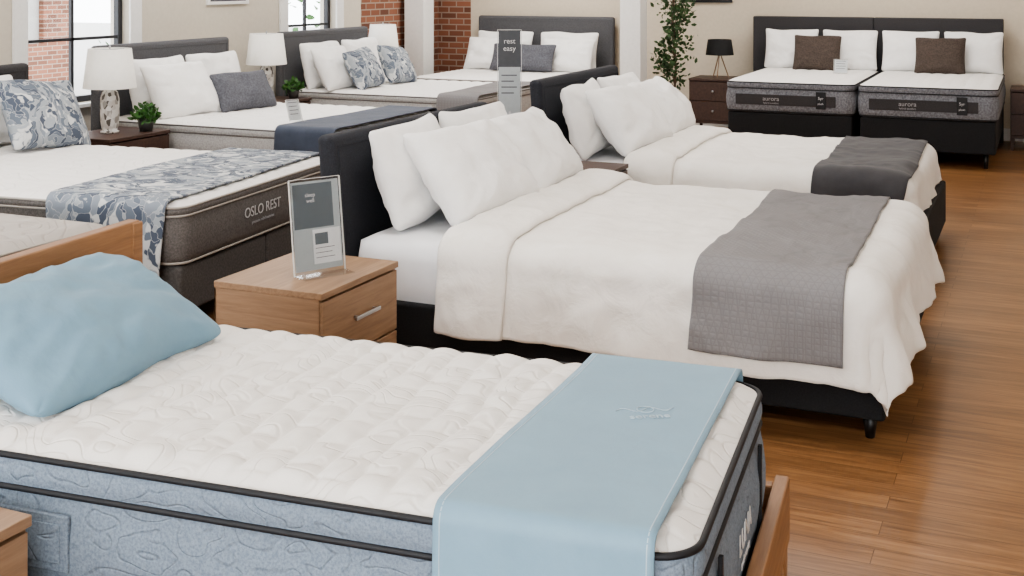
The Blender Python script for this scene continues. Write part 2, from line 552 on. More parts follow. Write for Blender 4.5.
def headboard_soft(parent, x, W, h, th, mat, over=0.03, z0=0.08, lean=0.04, panels=False):
    b = boxes("headboard", [(x - th, x, -over, W + over, z0, h)], mat, parent, bev=0.03, seg=4)
    for v in b.data.vertices:
        if v.co.z > 0.5:
            v.co.x -= lean
    zz = h - 0.05
    xx = x + 0.001
    def xs(z): return xx - lean * (z - z0) / (h - z0)
    pts = [(xs(0.35), -over + 0.05, 0.35), (xs(zz), -over + 0.05, zz), (xs(zz), W + over - 0.05, zz), (xs(0.35), W + over - 0.05, 0.35)]
    tube("headboard_piping", pts, 0.003, mat, parent)
    return b

def hotel_bed(loc, L, W, hb, seed, rail_top, dx1, foot_drop, runner_mat, runner_x, rdrop, near_drop=(0.35, 0.38)):
    bed = empty("bed", loc)
    boxes("frame", [(-L, 0, 0, 0.06, 0.08, rail_top), (-L, 0, W - 0.06, W, 0.08, rail_top), (-0.06, 0, 0.06, W - 0.06, 0.08, rail_top),
                    (-L, -0.06, 0.06, W - 0.06, 0.16, 0.24)], M_black, bed, bev=0.015, seg=3)
    for k, (x, y) in enumerate([(-0.06, 0.06), (-0.06, W - 0.06), (-L + 0.1, 0.06), (-L + 0.1, W - 0.06)]):
        leg_tapered("leg_%d" % (k + 1), x, y, 0.09, bed, r=0.03)
    headboard_soft(bed, -L + 0.085, W, hb, 0.085, M_charc, over=0.01, lean=0.075)
    mp = empty("mattress_parts"); mp.parent = bed; mp.location = (-0.08, 0.04, 0)
    mattress("mattress", L - 0.175, W - 0.08, 0.24, 0.56, M_sheet, M_sheet, mp, r=0.08, nx=40, ny=30, crown=0.03)
    R = 0.09
    S = make_S(dx1, -0.035, W + 0.035, 0.585, R, 0.09, 0.033, seed, 0.018)
    duv = empty("duvet", loc)
    y_n = lambda u: -0.035 + R - span(R, near_drop[0] + (near_drop[1] - near_drop[0]) * u)
    y_f = lambda u: W + 0.035 - R + span(R, 0.33)
    x_a, x_b = -L + 0.56, dx1 - R + span(R, foot_drop)
    cloth("duvet_cover", S, lambda v: (x_a + 0.012 * math.sin(v * 9) + 0.04 * (1 - v), x_b + 0.02 * math.sin(v * 7 + seed)), lambda u: (y_n(u), y_f(u)), 170, 190, M_duvet, duv, 0, 0.022)
    cloth("folded_cuff", S, lambda v: (x_a - 0.015 + 0.04 * (1 - v), x_a + 0.29 + 0.02 * math.sin(v * 6 + 1)), lambda u: (y_n(0) - 0.005, y_f(0)), 36, 190, M_duvet, duv, 0.018, 0.02,
          offn=lambda u, v: 0.032 * max(0.0, math.sin(math.pi * clamp(u, 0.0, 1))) ** 0.5)
    run = empty("bed_runner", loc)
    cloth("runner_cloth", S, lambda v: (runner_x[0] + 0.02 * math.sin(v * 5), runner_x[1] + 0.015 * math.sin(v * 4 + 1)),
          lambda u: (-0.035 + R - span(R, rdrop), W + 0.035 - R + span(R, 0.25)), 56, 190, runner_mat, run, 0.027, 0.008)
    return bed

hotel_bed((-0.53, 4.54, 0), 2.36, 1.64, 1.0, 1.3, 0.30, 0.0, 0.34, M_grunner, (-0.71, -0.15), 0.30)
hotel_bed((-0.60, 6.97, 0), 2.30, 1.50, 1.06, 5.7, 0.36, -0.07, 0.24, M_drunner, (-0.62, -0.11), 0.30, (0.3, 0.32))
def set4(ox, oy, sd):
    pillow("pillow", 0.68, 0.47, 0.20, (-2.70 + ox, 4.98 + oy, 0.80), rad(-18), M_pillow, rad(3), 0.02, sd)
    pillow("pillow", 0.68, 0.47, 0.20, (-2.70 + ox, 5.72 + oy, 0.80), rad(-18), M_pillow, rad(-3), 0.0, sd + 1)
    pillow("pillow", 0.75, 0.49, 0.25, (-2.46 + ox, 5.11 + oy, 0.795), rad(-37), M_pillow, rad(-6), 0.0, sd + 2)
    pillow("pillow", 0.73, 0.47, 0.25, (-2.47 + ox, 5.86 + oy, 0.79), rad(-38), M_pillow, rad(2), 0.0, sd + 3)
set4(0, 0, 1.0)
set4(0.0, 2.34, 9.0)

# foreground twin bed ---------------------------------------------------
FR = (-0.585, 2.135, 0); FZ = rad(5)
fb = empty("wooden_bed", FR, FZ)
boxes("foot_rail", [(0.022, 0.06, -0.08, 1.09, 0.20, 0.37)], M_oakwarm, fb, bev=0.006)
boxes("side_rails", [(-1.98, 0.022, -0.06, -0.025, 0.20, 0.36), (-1.98, 0.022, 1.03, 1.065, 0.20, 0.36), (-1.98, 0.0, -0.025, 1.03, 0.26, 0.30)], M_oakwarmx, fb, bev=0.005)
boxes("legs", [(-0.02, 0.055, -0.075, -0.005, 0, 0.2), (-0.02, 0.055, 1.01, 1.08, 0, 0.2), (-2.0, -1.95, -0.07, -0.01, 0, 0.3), (-2.0, -1.95, 1.02, 1.08, 0, 0.3)], M_oakwarm, fb, bev=0.005)
boxes("headboard", [(-2.03, -1.985, -0.06, 1.09, 0.78, 0.92), (-2.025, -1.99, -0.06, 1.07, 0.55, 0.772), (-2.025, -1.99, -0.06, 1.07, 0.3, 0.542), (-2.03, -1.98, 1.05, 1.10, 0.0, 0.915), (-2.03, -1.98, -0.07, -0.02, 0.0, 0.915)], M_oakwarm, fb, bev=0.006)
def fg_top(x, y):
    wx = noise.noise(Vector((x * 3, y * 3, 2.0))) * 0.045
    wy = noise.noise(Vector((x * 3, y * 3, 9.0))) * 0.045
    a = abs(math.sin(math.pi * (x + wx) / 0.09)) ** 0.55
    b = abs(math.sin(math.pi * (y + wy) / 0.125 + (0.5 * math.pi if int((x + wx + 9.9) / 0.09) % 2 else 0))) ** 0.55
    return 0.015 * a * (0.3 + 0.7 * b) + 0.003 * noise.noise(Vector((x * 2, y * 2, 1))) + 0.003 * noise.noise(Vector((x * 24, y * 24, 1)))
mattress("mattress", 1.955, 1.0, 0.305, 0.648, M_quilt, M_bside, fb, r=0.085, top_fn=fg_top, nx=280, ny=145, tapes=(0.56,), mtape=M_tape, bulge=0.009, crown=0.018, tr=0.0075)
boxes("side_handle", [(-1.56, -1.36, -0.024, -0.012, 0.40, 0.525)], M_bside2, fb, bev=0.004)
boxes("side_handle_seam", [(-1.54, -1.38, -0.027, -0.02, 0.42, 0.505)], M_bside, fb, bev=0.002)
boxes("foot_handles", [(0.012, 0.022, 0.20, 0.215, 0.33, 0.55), (0.012, 0.022, 0.80, 0.815, 0.33, 0.55)], M_tape, fb, bev=0.002)
text("foot_logo", "LUNA", 0.07, M_ink, fb, (0.021, 0.53, 0.46), (rad(90), 0, rad(90)))
text("foot_logo_small", "pocket spring", 0.022, M_ink, fb, (0.021, 0.53, 0.41), (rad(90), 0, rad(90)))
Rb = 0.03
Sb = make_S(9, -0.015, 1.012, 0.668, Rb, 0.02, 0.006, 3.3, 0.002, foot=False)
blr = empty("bed_runner", FR, FZ)
cloth("runner_cloth", Sb, lambda v: (-0.505 + 0.05 * sm((v - 0.3) / 0.7), -0.075 + 0.022 * v), lambda u: (-0.015 + Rb - span(Rb, 0.50), 1.012 - Rb + span(Rb, 0.06)), 30, 160, M_bluerun, blr, 0.0, 0.005)
for nm, w0, sgn in (("runner_hem_a", 0, 1), ("runner_hem_b", 1, -1)):
    def xf(v, w0=w0, sgn=sgn):
        c = (-0.505 + 0.05 * sm((v - 0.3) / 0.7) if w0 == 0 else -0.075 + 0.022 * v) + sgn * 0.014
        return (c - 0.0012, c + 0.0012)
    cloth(nm, Sb, xf, lambda u: (-0.015 + Rb - span(Rb, 0.495), 1.0), 2, 120, M_inks, blr, 0.005, 0.0005)
ez = 0.6755
ca, sa = math.cos(rad(26)), math.sin(rad(26))
def ept(a, b): return (-0.21 + a * ca - b * sa, 0.58 + a * sa + b * ca, ez)
tube("emblem_ring", [ept(0.02 * math.cos(t * 0.3), 0.035 + 0.02 * math.sin(t * 0.3)) for t in range(21)], 0.0011, M_inks, blr, True)
tube("emblem_flourish", [ept(-0.07 + 0.14 * t / 24, 0.035 + 0.012 * math.sin(t * 0.55)) for t in range(25)], 0.0011, M_inks, blr)
text("embroidery", "serene", 0.036, M_inks, blr, ept(0, -0.01), (0, 0, rad(26)), 0.0006)
pillow("pillow", 0.74, 0.45, 0.20, (-2.355, 2.46, 0.768), rad(-65), M_bluepil, rad(3), 0.0, 21.0, n=52, pinch=0.03, r=0.12, sag=0.05)

# boxspring style beds ---------------------------------------------------
def spring_bed(name, loc, rz, L, W, zb, zm, zt, mt, ms, mbase, mtape, tapes, hb, mhb, label=None, split=False, over=0.04, hblean=0.0, laby=None):
    bed = empty(name, loc, rz)
    bx = [(-L, -0.01, 0.015, W - 0.015, zb, zm - 0.006)] if not split else [(-L, -0.01, 0.015, W / 2 - 0.004, zb, zm - 0.006), (-L, -0.01, W / 2 + 0.004, W - 0.015, zb, zm - 0.006)]
    boxes("base", bx, mbase, bed, bev=0.02, seg=3)
    for k, (x, y) in enumerate([(-0.1, 0.1), (-0.1, W - 0.1), (-L + 0.1, 0.1), (-L + 0.1, W - 0.1)]):
        lathe("leg_%d" % (k + 1), [(0.02, 0), (0.024, zb + 0.01)], M_leg, bed, (x, y, 0), 12)
    tf = lambda x, y: 0.009 * abs(math.sin(x * 24)) ** 0.6 * abs(math.sin(y * 24)) ** 0.6
    mattress("mattress", L, W, zm, zt, mt, ms, bed, r=0.09, top_fn=tf, nx=110, ny=80, tapes=tapes, mtape=mtape, bulge=0.008, tr=0.006)
    if hb:
        headboard_soft(bed, -L - 0.01, W, hb, 0.08, mhb, over=over, lean=hblean)
    if label:
        ly = laby if laby else W / 2
        text("label", label, 0.075, M_ink, bed, (0.02, ly, (zm + zt) / 2 + 0.0), (rad(90), 0, rad(90)))
        text("label_small", "pressure relief mattress", 0.024, M_ink2, bed, (0.02, ly, (zm + zt) / 2 - 0.055), (rad(90), 0, rad(90)))
    return bed

def runner(name, loc, rz, W, zt, x, mat, near=0.35, far=0.2, seed=0.0, fold=0.012, R=0.05):
    e = empty(name, loc, rz)
    S = make_S(9, -0.02, W + 0.02, zt + 0.014, R, 0.05, fold, seed, 0.004, foot=False)
    cloth("throw_cloth", S, lambda v: (x[0] + 0.03 * math.sin(v * 5 + seed), x[1] + 0.02 * math.sin(v * 4)), lambda u: (-0.02 + R - span(R, near), W + 0.02 - R + span(R, far)), 30, 110, mat, e, 0, 0.008)
    return e

# C - leaf throw bed
Cl = (-3.72, 4.54, 0); Cz = rad(6)
spring_bed("bed", Cl, Cz, 2.36, 1.66, 0.10, 0.34, 0.63, M_quiltw, M_gside, M_gbase, M_gpip, (0.57,), 1.13, M_darkhb, "OSLO REST", split=True, laby=0.74, over=0.17)
runner("throw_blanket", Cl, Cz, 1.66, 0.63, (-0.74, -0.08), M_leaf, near=0.44, far=0.1, seed=2.2, fold=0.02)
pillow("pillow", 0.60, 0.45, 0.17, (-6.04, 4.85, 0.86), rad(-12), M_pillow, Cz, 0, 31)
pillow("pillow", 0.60, 0.45, 0.17, (-6.08, 5.55, 0.86), rad(-12), M_pillow, Cz, 0, 32)
pillow("pillow", 0.58, 0.46, 0.19, (-5.83, 5.06, 0.84), rad(-26), M_leaf, rad(4), 0.05, 33)
pillow("pillow", 0.58, 0.48, 0.19, (-5.78, 5.74, 0.845), rad(-30), M_leaf, rad(-4), -0.08, 34)
# D
Dl = (-4.50, 7.10, 0)
spring_bed("bed", Dl, 0, 2.06, 1.55, 0.10, 0.36, 0.64, M_quiltw, M_lside, M_lside, M_gside, (0.57,), 1.19, M_greyhb)
runner("throw_blanket", Dl, 0, 1.55, 0.64, (-0.44, 0.01), M_navy, near=0.32, far=0.1, seed=4.4, fold=0.01)
pillow("pillow", 0.66, 0.46, 0.20, (-6.36, 7.52, 0.86), rad(-14), M_pillow, 0, 0, 41)
pillow("pillow", 0.66, 0.46, 0.20, (-6.36, 8.22, 0.86), rad(-14), M_pillow, 0, 0, 42)
pillow("pillow", 0.66, 0.46, 0.20, (-6.13, 7.50, 0.84), rad(-30), M_pillow, rad(-6), 0.0, 43)
pillow("pillow", 0.62, 0.34, 0.17, (-5.95, 8.05, 0.79), rad(-28), M_greyp, rad(-8), 0.0, 44)
# E
El = (-4.62, 9.68, 0)
spring_bed("bed", El, 0, 2.06, 1.55, 0.10, 0.36, 0.64, M_quiltw, M_lside, M_lside, M_gside, (0.57,), 1.19, M_greyhb)
runner("throw_blanket", El, 0, 1.55, 0.64, (-0.42, 0.0), M_grunner, near=0.25, far=0.2, seed=6.4, fold=0.01)
pillow("pillow", 0.68, 0.46, 0.20, (-6.48, 10.05, 0.86), rad(-14), M_pillow, 0, 0, 51)
pillow("pillow", 0.68, 0.46, 0.20, (-6.48, 10.80, 0.86), rad(-14), M_pillow, 0, 0, 52)
pillow("pillow", 0.60, 0.46, 0.20, (-6.27, 9.95, 0.84), rad(-28), M_pillow, 0, 0, 53)
pillow("pillow", 0.50, 0.42, 0.18, (-6.05, 10.10, 0.83), rad(-28), M_leaf, 0, 0.1, 54)
pillow("pillow", 0.50, 0.42, 0.18, (-6.03, 10.72, 0.83), rad(-28), M_leaf, 0, -0.1, 55)
# F
Fl = (-6.42, 11.75, 0)
spring_bed("bed", Fl, rad(-90), 1.75, 1.72, 0.10, 0.34, 0.62, M_quiltw, M_gbase, M_gbase, M_gpip, (0.55,), 1.25, M_greyhb, over=0.03)
pillow("pillow", 0.74, 0.46, 0.20, (-5.98, 13.26, 0.85), rad(-14), M_pillow, rad(-90), 0, 61)
pillow("pillow", 0.74, 0.46, 0.20, (-5.15, 13.26, 0.85), rad(-14), M_pillow, rad(-90), 0, 62)
pillow("pillow", 0.66, 0.42, 0.20, (-6.05, 13.04, 0.81), rad(-26), M_pillow, rad(-90), 0, 63)
pillow("pillow", 0.66, 0.42, 0.20, (-5.08, 13.04, 0.81), rad(-26), M_pillow, rad(-90), 0, 64)
pillow("pillow", 0.80, 0.34, 0.17, (-5.55, 12.83, 0.79), rad(-26), M_greyp, rad(-90), 0, 65)
# H
spring_bed("bed", (-3.85, 3.12, 0), 0, 2.0, 1.10, 0.08, 0.33, 0.60, M_quiltb, M_gside, M_gbase, M_gpip, (0.54,), 0.0, M_greyhb)

# G
G1 = (-2.82, 11.47, 0); G2 = (-1.58, 11.47, 0)
gh = empty("wide_headboard", (-2.99, 13.42, 0), 0)
boxes("panel_left", [(0.0, 1.3025, 0.0, 0.12, 0.0, 1.285)], M_darkhb, gh, bev=0.012, seg=3)
boxes("panel_right", [(1.3035, 2.60, 0.0, 0.12, 0.0, 1.285)], M_darkhb, gh, bev=0.012, seg=3)
for k, loc in enumerate((G1, G2)):
    b = spring_bed("bed", loc, rad(-90), 1.93, 1.20, 0.13, 0.43, 0.73, M_quiltw, M_grey_side, M_black, M_tape, (0.655,), 0.0, M_darkhb)
    boxes("label_band", [(0.016, 0.024, 0.10, 1.04, 0.50, 0.60)], M_darkhb, b, bev=0.003)
    text("label", "aurora", 0.058, M_ink2, b, (0.028, 0.44, 0.56), (rad(90), 0, rad(90)))
    text("label_small", "hybrid comfort", 0.024, M_ink2, b, (0.028, 0.44, 0.52), (rad(90), 0, rad(90)))
    boxes("label_patch", [(0.018, 0.028, 0.86, 0.95, 0.48, 0.64)], M_tape, b, bev=0.003)
    text("patch_text", "5yr", 0.038, M_ink, b, (0.031, 0.905, 0.58), (rad(90), 0, rad(90)))
    text("patch_text_small", "plush", 0.026, M_ink, b, (0.031, 0.905, 0.53), (rad(90), 0, rad(90)))
    x0 = loc[0]
    pillow("pillow", 0.58, 0.44, 0.18, (x0 + 0.29, 13.24, 0.94), rad(-12), M_pillow, rad(-90), 0, 71 + k)
    pillow("pillow", 0.58, 0.44, 0.18, (x0 + 0.91, 13.24, 0.94), rad(-12), M_pillow, rad(-90), 0, 74 + k)
    pillow("pillow", 0.50, 0.40, 0.16, (x0 + 0.60, 13.04, 0.91), rad(-20), M_brownp, rad(-90), 0, 77 + k)

# ------------------------------------------------------------------ nightstands
def nightstand(name, loc, rz, wd, dp, h, mw, handle=True, mf=None, legs=False):
    e = empty(name, loc, rz)
    zb = 0.12 if legs else 0.0
    mf = mf or mw
    boxes("carcass", [(-dp, -0.012, 0, 0.02, zb, h - 0.025), (-dp, -0.012, wd - 0.02, wd, zb, h - 0.025), (-dp, -0.01, 0, wd, zb, zb + 0.03),
                      (-dp, -dp + 0.01, 0.0, wd, zb, h - 0.02), (-dp, -0.03, 0.02, wd - 0.02, zb + 0.05, h - 0.05)], mw, e, bev=0.002)
    boxes("top", [(-dp, 0.003, -0.003, wd + 0.003, h - 0.025, h)], mf, e, bev=0.003)
    hh = (h - 0.03 - zb - 0.03) / 2
    z1 = zb + 0.03
    for k in range(2):
        zz = z1 + k * hh
        boxes("drawer_%d" % (k + 1), [(-0.03, 0.0, 0.006, wd - 0.006, zz + 0.004, zz + hh - 0.004)], mf, e, bev=0.002)
        if handle:
            boxes("handle_%d" % (k + 1), [(0.018, 0.028, wd * 0.36, wd * 0.68, zz + hh * 0.52, zz + hh * 0.52 + 0.014),
                                           (0, 0.02, wd * 0.40, wd * 0.40 + 0.01, zz + hh * 0.52, zz + hh * 0.52 + 0.012),
                                           (0, 0.02, wd * 0.64, wd * 0.64 + 0.01, zz + hh * 0.52, zz + hh * 0.52 + 0.012)], M_steel, e, bev=0.002)
        else:
            lathe("knob_%d" % (k + 1), [(0.006, 0), (0.006, 0.015), (0.014, 0.018), (0.014, 0.026)], M_steel, e, (0, wd / 2, zz + hh / 2), 12, (0, rad(90), 0))
    if legs:
        boxes("legs", [(-dp, -dp + 0.03, 0, 0.03, 0, zb), (-0.04, -0.01, 0, 0.03, 0, zb), (-dp, -dp + 0.03, wd - 0.03, wd, 0, zb), (-0.04, -0.01, wd - 0.03, wd, 0, zb)], mw, e, bev=0.002)
    return e
nightstand("nightstand", (-2.40, 3.71, 0), 0, 0.56, 0.48, 0.55, M_oakx, True, M_oak)
nightstand("nightstand", (-1.96, 1.41, 0), 0, 0.50, 0.46, 0.56, M_oakx, True, M_oak)
nightstand("nightstand", (-2.26, 6.36, 0), 0, 0.44, 0.42, 0.60, M_walnut, True)
nightstand("nightstand", (-5.83, 6.38, 0), 0, 0.62, 0.48, 0.60, M_walnut, False)
nightstand("nightstand", (-6.22, 8.86, 0), 0, 0.58, 0.48, 0.60, M_walnut, False)
nightstand("nightstand", (-6.46, 11.38, 0), 0, 0.32, 0.42, 0.60, M_walnut, False)
nightstand("nightstand", (-3.58, 12.88, 0), rad(-90), 0.54, 0.48, 0.61, M_walnut, False, legs=True)
nightstand("nightstand", (-0.31, 12.88, 0), rad(-90), 0.54, 0.48, 0.61, M_walnut, False, legs=True)

# ------------------------------------------------------------------ lamps
def table_lamp(loc, s=1.0):
    e = empty("table_lamp", loc)
    lathe("base", [(0.062 * s, 0), (0.066 * s, 0.012), (0.05 * s, 0.02), (0.058 * s, 0.04), (0.066 * s, 0.1), (0.066 * s, 0.24), (0.055 * s, 0.29), (0.03 * s, 0.315), (0.014, 0.325), (0.012, 0.36)], M_mosaic, e)
    lathe("shade", [(0.185 * s, 0.32), (0.15 * s, 0.60), (0.147 * s, 0.60), (0.182 * s, 0.32)], M_shade, e, cap=False, n=40)
    lathe("bulb_socket", [(0.012, 0.36), (0.018, 0.38), (0.018, 0.42), (0.03, 0.46), (0.02, 0.50), (0.002, 0.51)], M_pot, e, n=16)
    lathe("finial", [(0.004, 0.5), (0.004, 0.6), (0.009, 0.61), (0.002, 0.625)], M_steel, e, n=12)
    boxes("shade_spider", [(-0.15 * s, 0.15 * s, -0.002, 0.002, 0.592, 0.596), (-0.002, 0.002, -0.15 * s, 0.15 * s, 0.592, 0.596)], M_steel, e, bev=0)
table_lamp((-6.10, 6.68, 0.601))
table_lamp((-6.50, 9.13, 0.601))
table_lamp((-6.67, 11.54, 0.601), 0.95)
def tripod_lamp(loc):
    e = empty("tripod_table_lamp", loc)
    for k in range(3):
        a = 2 * math.pi * k / 3 + 0.5
        tube("tripod_leg_%d" % (k + 1), [(0.1 * math.cos(a), 0.1 * math.sin(a), 0.006), (0.012 * math.cos(a), 0.012 * math.sin(a), 0.25)], 0.006, M_oak, e)
    lathe("shade", [(0.155, 0.25), (0.13, 0.42), (0.127, 0.42), (0.152, 0.25)], M_shadeb, e, cap=False)
    lathe("stem", [(0.012, 0.24), (0.012, 0.33), (0.02, 0.34), (0.02, 0.38), (0.002, 0.4)], M_leg, e, n=12)
    boxes("shade_spider", [(-0.13, 0.13, -0.002, 0.002, 0.412, 0.416), (-0.002, 0.002, -0.13, 0.13, 0.412, 0.416), (-0.003, 0.003, -0.003, 0.003, 0.38, 0.416)], M_leg, e, bev=0)
tripod_lamp((-3.29, 13.10, 0.611))
tripod_lamp((0.02, 13.10, 0.611))

# ------------------------------------------------------------------ plants
def leaves(name, pts, size, mat, parent):
    vs, fs = [], []
    for p in pts:
        d = Vector((random.gauss(0, 1), random.gauss(0, 1), random.gauss(0.3, 0.7))).normalized()
        t = d.cross(Vector((random.gauss(0, 1), random.gauss(0, 1), 0.4))).normalized()
        nn = d.cross(t)
        s = size * random.uniform(0.7, 1.3)
        k = len(vs)
        p = Vector(p)
        vs += [p, p + d * s * 0.35 + t * s * 0.28 + nn * s * 0.08, p + d * s * 0.75 + t * s * 0.2 + nn * s * .06, p + d * s, p + d * s * 0.75 - t * s * 0.2 + nn * s * .06, p + d * s * 0.35 - t * s * 0.28 + nn * s * 0.08, p + d * s * 0.5]
        fs += [(k, k + 1, k + 6), (k + 1, k + 2, k + 6), (k + 2, k + 3, k + 6), (k + 3, k + 4, k + 6), (k + 4, k + 5, k + 6), (k + 5, k, k + 6)]
    return mesh_obj(name, vs, fs, mat, parent)

def small_plant(loc, s=1.0):
    e = empty("potted_plant", loc)
    lathe("pot", [(0.04 * s, 0), (0.055 * s, 0.08 * s), (0.05 * s, 0.08 * s), (0.045 * s, 0.07 * s)], M_potd, e, n=20)
    pts = []
    for _ in range(170):
        a = random.uniform(0, 6.28); r = 0.075 * s * math.sqrt(random.random())
        pts.append((r * math.cos(a), r * math.sin(a), 0.075 * s + random.random() * 0.11 * s * (1 - (r / (0.1 * s)) ** 2)))
    leaves("foliage", pts, 0.045 * s, M_green, e)
small_plant((-5.93, 6.86, 0.601), 1.1)
small_plant((-6.32, 9.30, 0.601), 1.0)

tr = empty("potted_tree", (-3.78, 12.98, 0))
lathe("planter", [(0.11, 0), (0.15, 0.32), (0.14, 0.32), (0.13, 0.28)], M_pot, tr, n=28)
lathe("soil", [(0.13, 0.26), (0.13, 0.285)], M_bark, tr, n=20)
tube("trunk", [(0, 0, 0.27), (0.02, 0.01, 0.7), (-0.02, 0.02, 1.2), (0.01, 0, 1.8), (0, 0, 2.1)], 0.014, M_bark, tr)
pts = []
for k in range(34):
    z = 0.5 + 1.5 * k / 34; a = random.uniform(0, 6.28); r = random.uniform(0.06, 0.17)
    q = (r * math.cos(a), r * math.sin(a), z + 0.10)
    tube("branch_%d" % (k + 1), [(0, 0, z - 0.05), (q[0] * 0.6, q[1] * 0.6, z + 0.06), q], 0.003, M_bark, tr)
    for _ in range(38):
        pts.append((q[0] + clamp(random.gauss(0, 0.05), -0.1, 0.1), q[1] + clamp(random.gauss(0, 0.05), -0.1, 0.1), q[2] + random.gauss(0, 0.07)))
leaves("foliage", pts, 0.058, M_green2, tr)

# ------------------------------------------------------------------ signs
def sign_stand(loc, rz, w, h, lean=rad(-8), foot=True, dark=True, name="acrylic_sign_holder"):
    e = empty(name, loc, rz)
    g = empty("panel_group"); g.parent = e; g.rotation_euler = (0, lean, 0)
    boxes("front_sheet", [(0.003, 0.006, -w / 2, w / 2, 0.0, h)], M_acr, g, bev=0)
    boxes("edge_trim", [(-0.004, 0.006, -w / 2 - 0.002, -w / 2, 0, h), (-0.004, 0.006, w / 2, w / 2 + 0.002, 0, h), (-0.004, 0.006, -w / 2, w / 2, h, h + 0.002)], M_pot, g, bev=0)
    if dark:
        boxes("card", [(-0.001, 0.001, -w / 2 + 0.006, w / 2 - 0.006, 0.04 * h, h * 0.975)], M_paper_m, g, bev=0)
        boxes("card_photo", [(0.001, 0.0016, -w / 2 + 0.012, w * 0.34, 0.48 * h, h * 0.95)], M_paper_d, g, bev=0)
        boxes("card_white", [(0.001, 0.0022, -w * 0.10, w / 2 - 0.012, 0.10 * h, h * 0.46)], M_paper_w, g, bev=0)
        boxes("card_thumbnail", [(0.0022, 0.0026, -w * 0.06, w * 0.2, 0.30 * h, h * 0.42)], M_paper_d, g, bev=0)
        text("title", "sleep\nwell", h * 0.06, M_ink, g, (0.0085, -w * 0.12, h * 0.80), (rad(90), 0, rad(90)), 0.0003)
        for k in range(3):
            boxes("text_line_%d" % (k + 1), [(0.0022, 0.0027, -w * 0.06, w * (0.32 - 0.05 * (k % 2)), h * (0.26 - k * 0.05), h * (0.266 - k * 0.05))], M_inkd, g, bev=0)
    else:
        boxes("card", [(-0.001, 0.001, -w / 2 + 0.006, w / 2 - 0.006, 0.04 * h, h * 0.97)], M_paper_w, g, bev=0)
        for k in range(4):
            boxes("text_line_%d" % (k + 1), [(0.001, 0.0015, -w * 0.35, w * (0.35 - 0.06 * (k % 2)), h * (0.85 - k * 0.18), h * (0.88 - k * 0.18))], M_inkd, g, bev=0)
    if foot:
        boxes("foot", [(0.0, 0.08, -w / 2, w / 2, 0.0, 0.003)], M_acrf, e, bev=0)
    return e
sign_stand((-2.575, 3.97, 0.551), rad(-28), 0.22, 0.365)
sign_stand((-4.98, 7.36, 0.665), rad(-20), 0.11, 0.16, rad(-20), dark=False)
sign_stand((-1.9, 12.55, 0.742), rad(-90), 0.14, 0.14, rad(-10), dark=False)
ts = empty("floor_sign_stand", (-3.32, 7.45, 0), rad(-66))
lathe("base_plate", [(0.15, 0), (0.15, 0.012), (0.02, 0.016)], M_steel, ts)
lathe("post", [(0.01, 0.01), (0.01, 0.8)], M_steel, ts, n=12)
boxes("panel", [(-0.004, 0.004, -0.08, 0.08, 0.76, 1.35)], M_acr, ts, bev=0)
boxes("panel_edge", [(-0.005, 0.005, -0.083, -0.08, 0.76, 1.35), (-0.005, 0.005, 0.08, 0.083, 0.76, 1.35), (-0.005, 0.005, -0.083, 0.083, 1.35, 1.353)], M_pot, ts, bev=0)
boxes("card", [(0.004, 0.006, -0.074, 0.074, 1.10, 1.345)], M_paper_dd, ts, bev=0)
boxes("card_lower", [(0.004, 0.006, -0.074, 0.074, 0.78, 1.10)], M_paper_m, ts, bev=0)
text("title", "rest\neasy", 0.05, M_ink, ts, (0.008, 0, 1.25), (rad(90), 0, rad(90)))
for k in range(4):
    boxes("text_line_%d" % (k + 1), [(0.006, 0.007, -0.055, 0.05 - 0.02 * (k % 2), 1.04 - k * 0.04, 1.048 - k * 0.04)], M_inkd, ts, bev=0)

# ------------------------------------------------------------------ room shell
XL, XR, YB, YF, HC = -7.08, 4.0, 13.66, -2.5, 3.3
boxes("floor", [(XL - 0.2, XR + 0.2, YF - 0.2, YB + 0.2, -0.1, 0)], M_floor, bev=0)
boxes("ceiling", [(XL - 0.2, XR + 0.2, YF - 0.2, YB + 0.2, HC, HC + 0.1)], M_ceil, bev=0)
wins = [(0.6, 1.9), (3.2, 4.5), (6.86, 7.98), (10.30, 11.22)]  # first two are out of view, added to let in more daylight
bl = []
y = YF
for a, b in wins:
    bl.append((XL - 0.2, XL, y, a, 0, HC)); bl.append((XL - 0.2, XL, a, b, 0, 0.70)); bl.append((XL - 0.2, XL, a, b, 2.8, HC)); y = b
bl.append((XL - 0.2, XL, y, 11.75, 0, HC))
boxes("wall_left", bl, M_wallw, bev=0)
boxes("wall_left_brick", [(XL - 0.2, XL, 11.75, YB, 0, HC)], M_brickx, bev=0)
boxes("wall_back", [(-6.62, XR + 0.2, YB, YB + 0.2, 0, HC)], M_wall, bev=0)
boxes("wall_back_brick", [(XL - 0.2, -6.62, YB, YB + 0.2, 0, HC)], M_bricky, bev=0)
boxes("wall_right", [(XR, XR + 0.2, YF, YB, 0, HC)], M_wall, bev=0)
boxes("wall_front", [(XL, -5.5, YF - 0.2, YF, 0, HC), (-5.5, 3.2, YF - 0.2, YF, 0, 0.5), (-5.5, 3.2, YF - 0.2, YF, 2.9, HC), (-1.3, -1.0, YF - 0.2, YF, 0.5, 2.9), (3.2, XR, YF - 0.2, YF, 0, HC)], M_wall, bev=0)  # unseen wall; its large openings are added to let sky light in
boxes("column", [(-7.00, -6.74, 12.62, 12.88, 0, HC), (-7.02, -6.72, 12.60, 12.90, 0, 0.14)], M_trim, bev=0.004)
boxes("column", [(-4.20, -3.97, 12.36, 12.60, 0, HC), (-4.22, -3.96, 12.34, 12.62, 0, 0.14)], M_trim, bev=0.004)
boxes("baseboard_back", [(-6.62, XR, YB - 0.018, YB, 0, 0.13)], M_trim, bev=0.003)
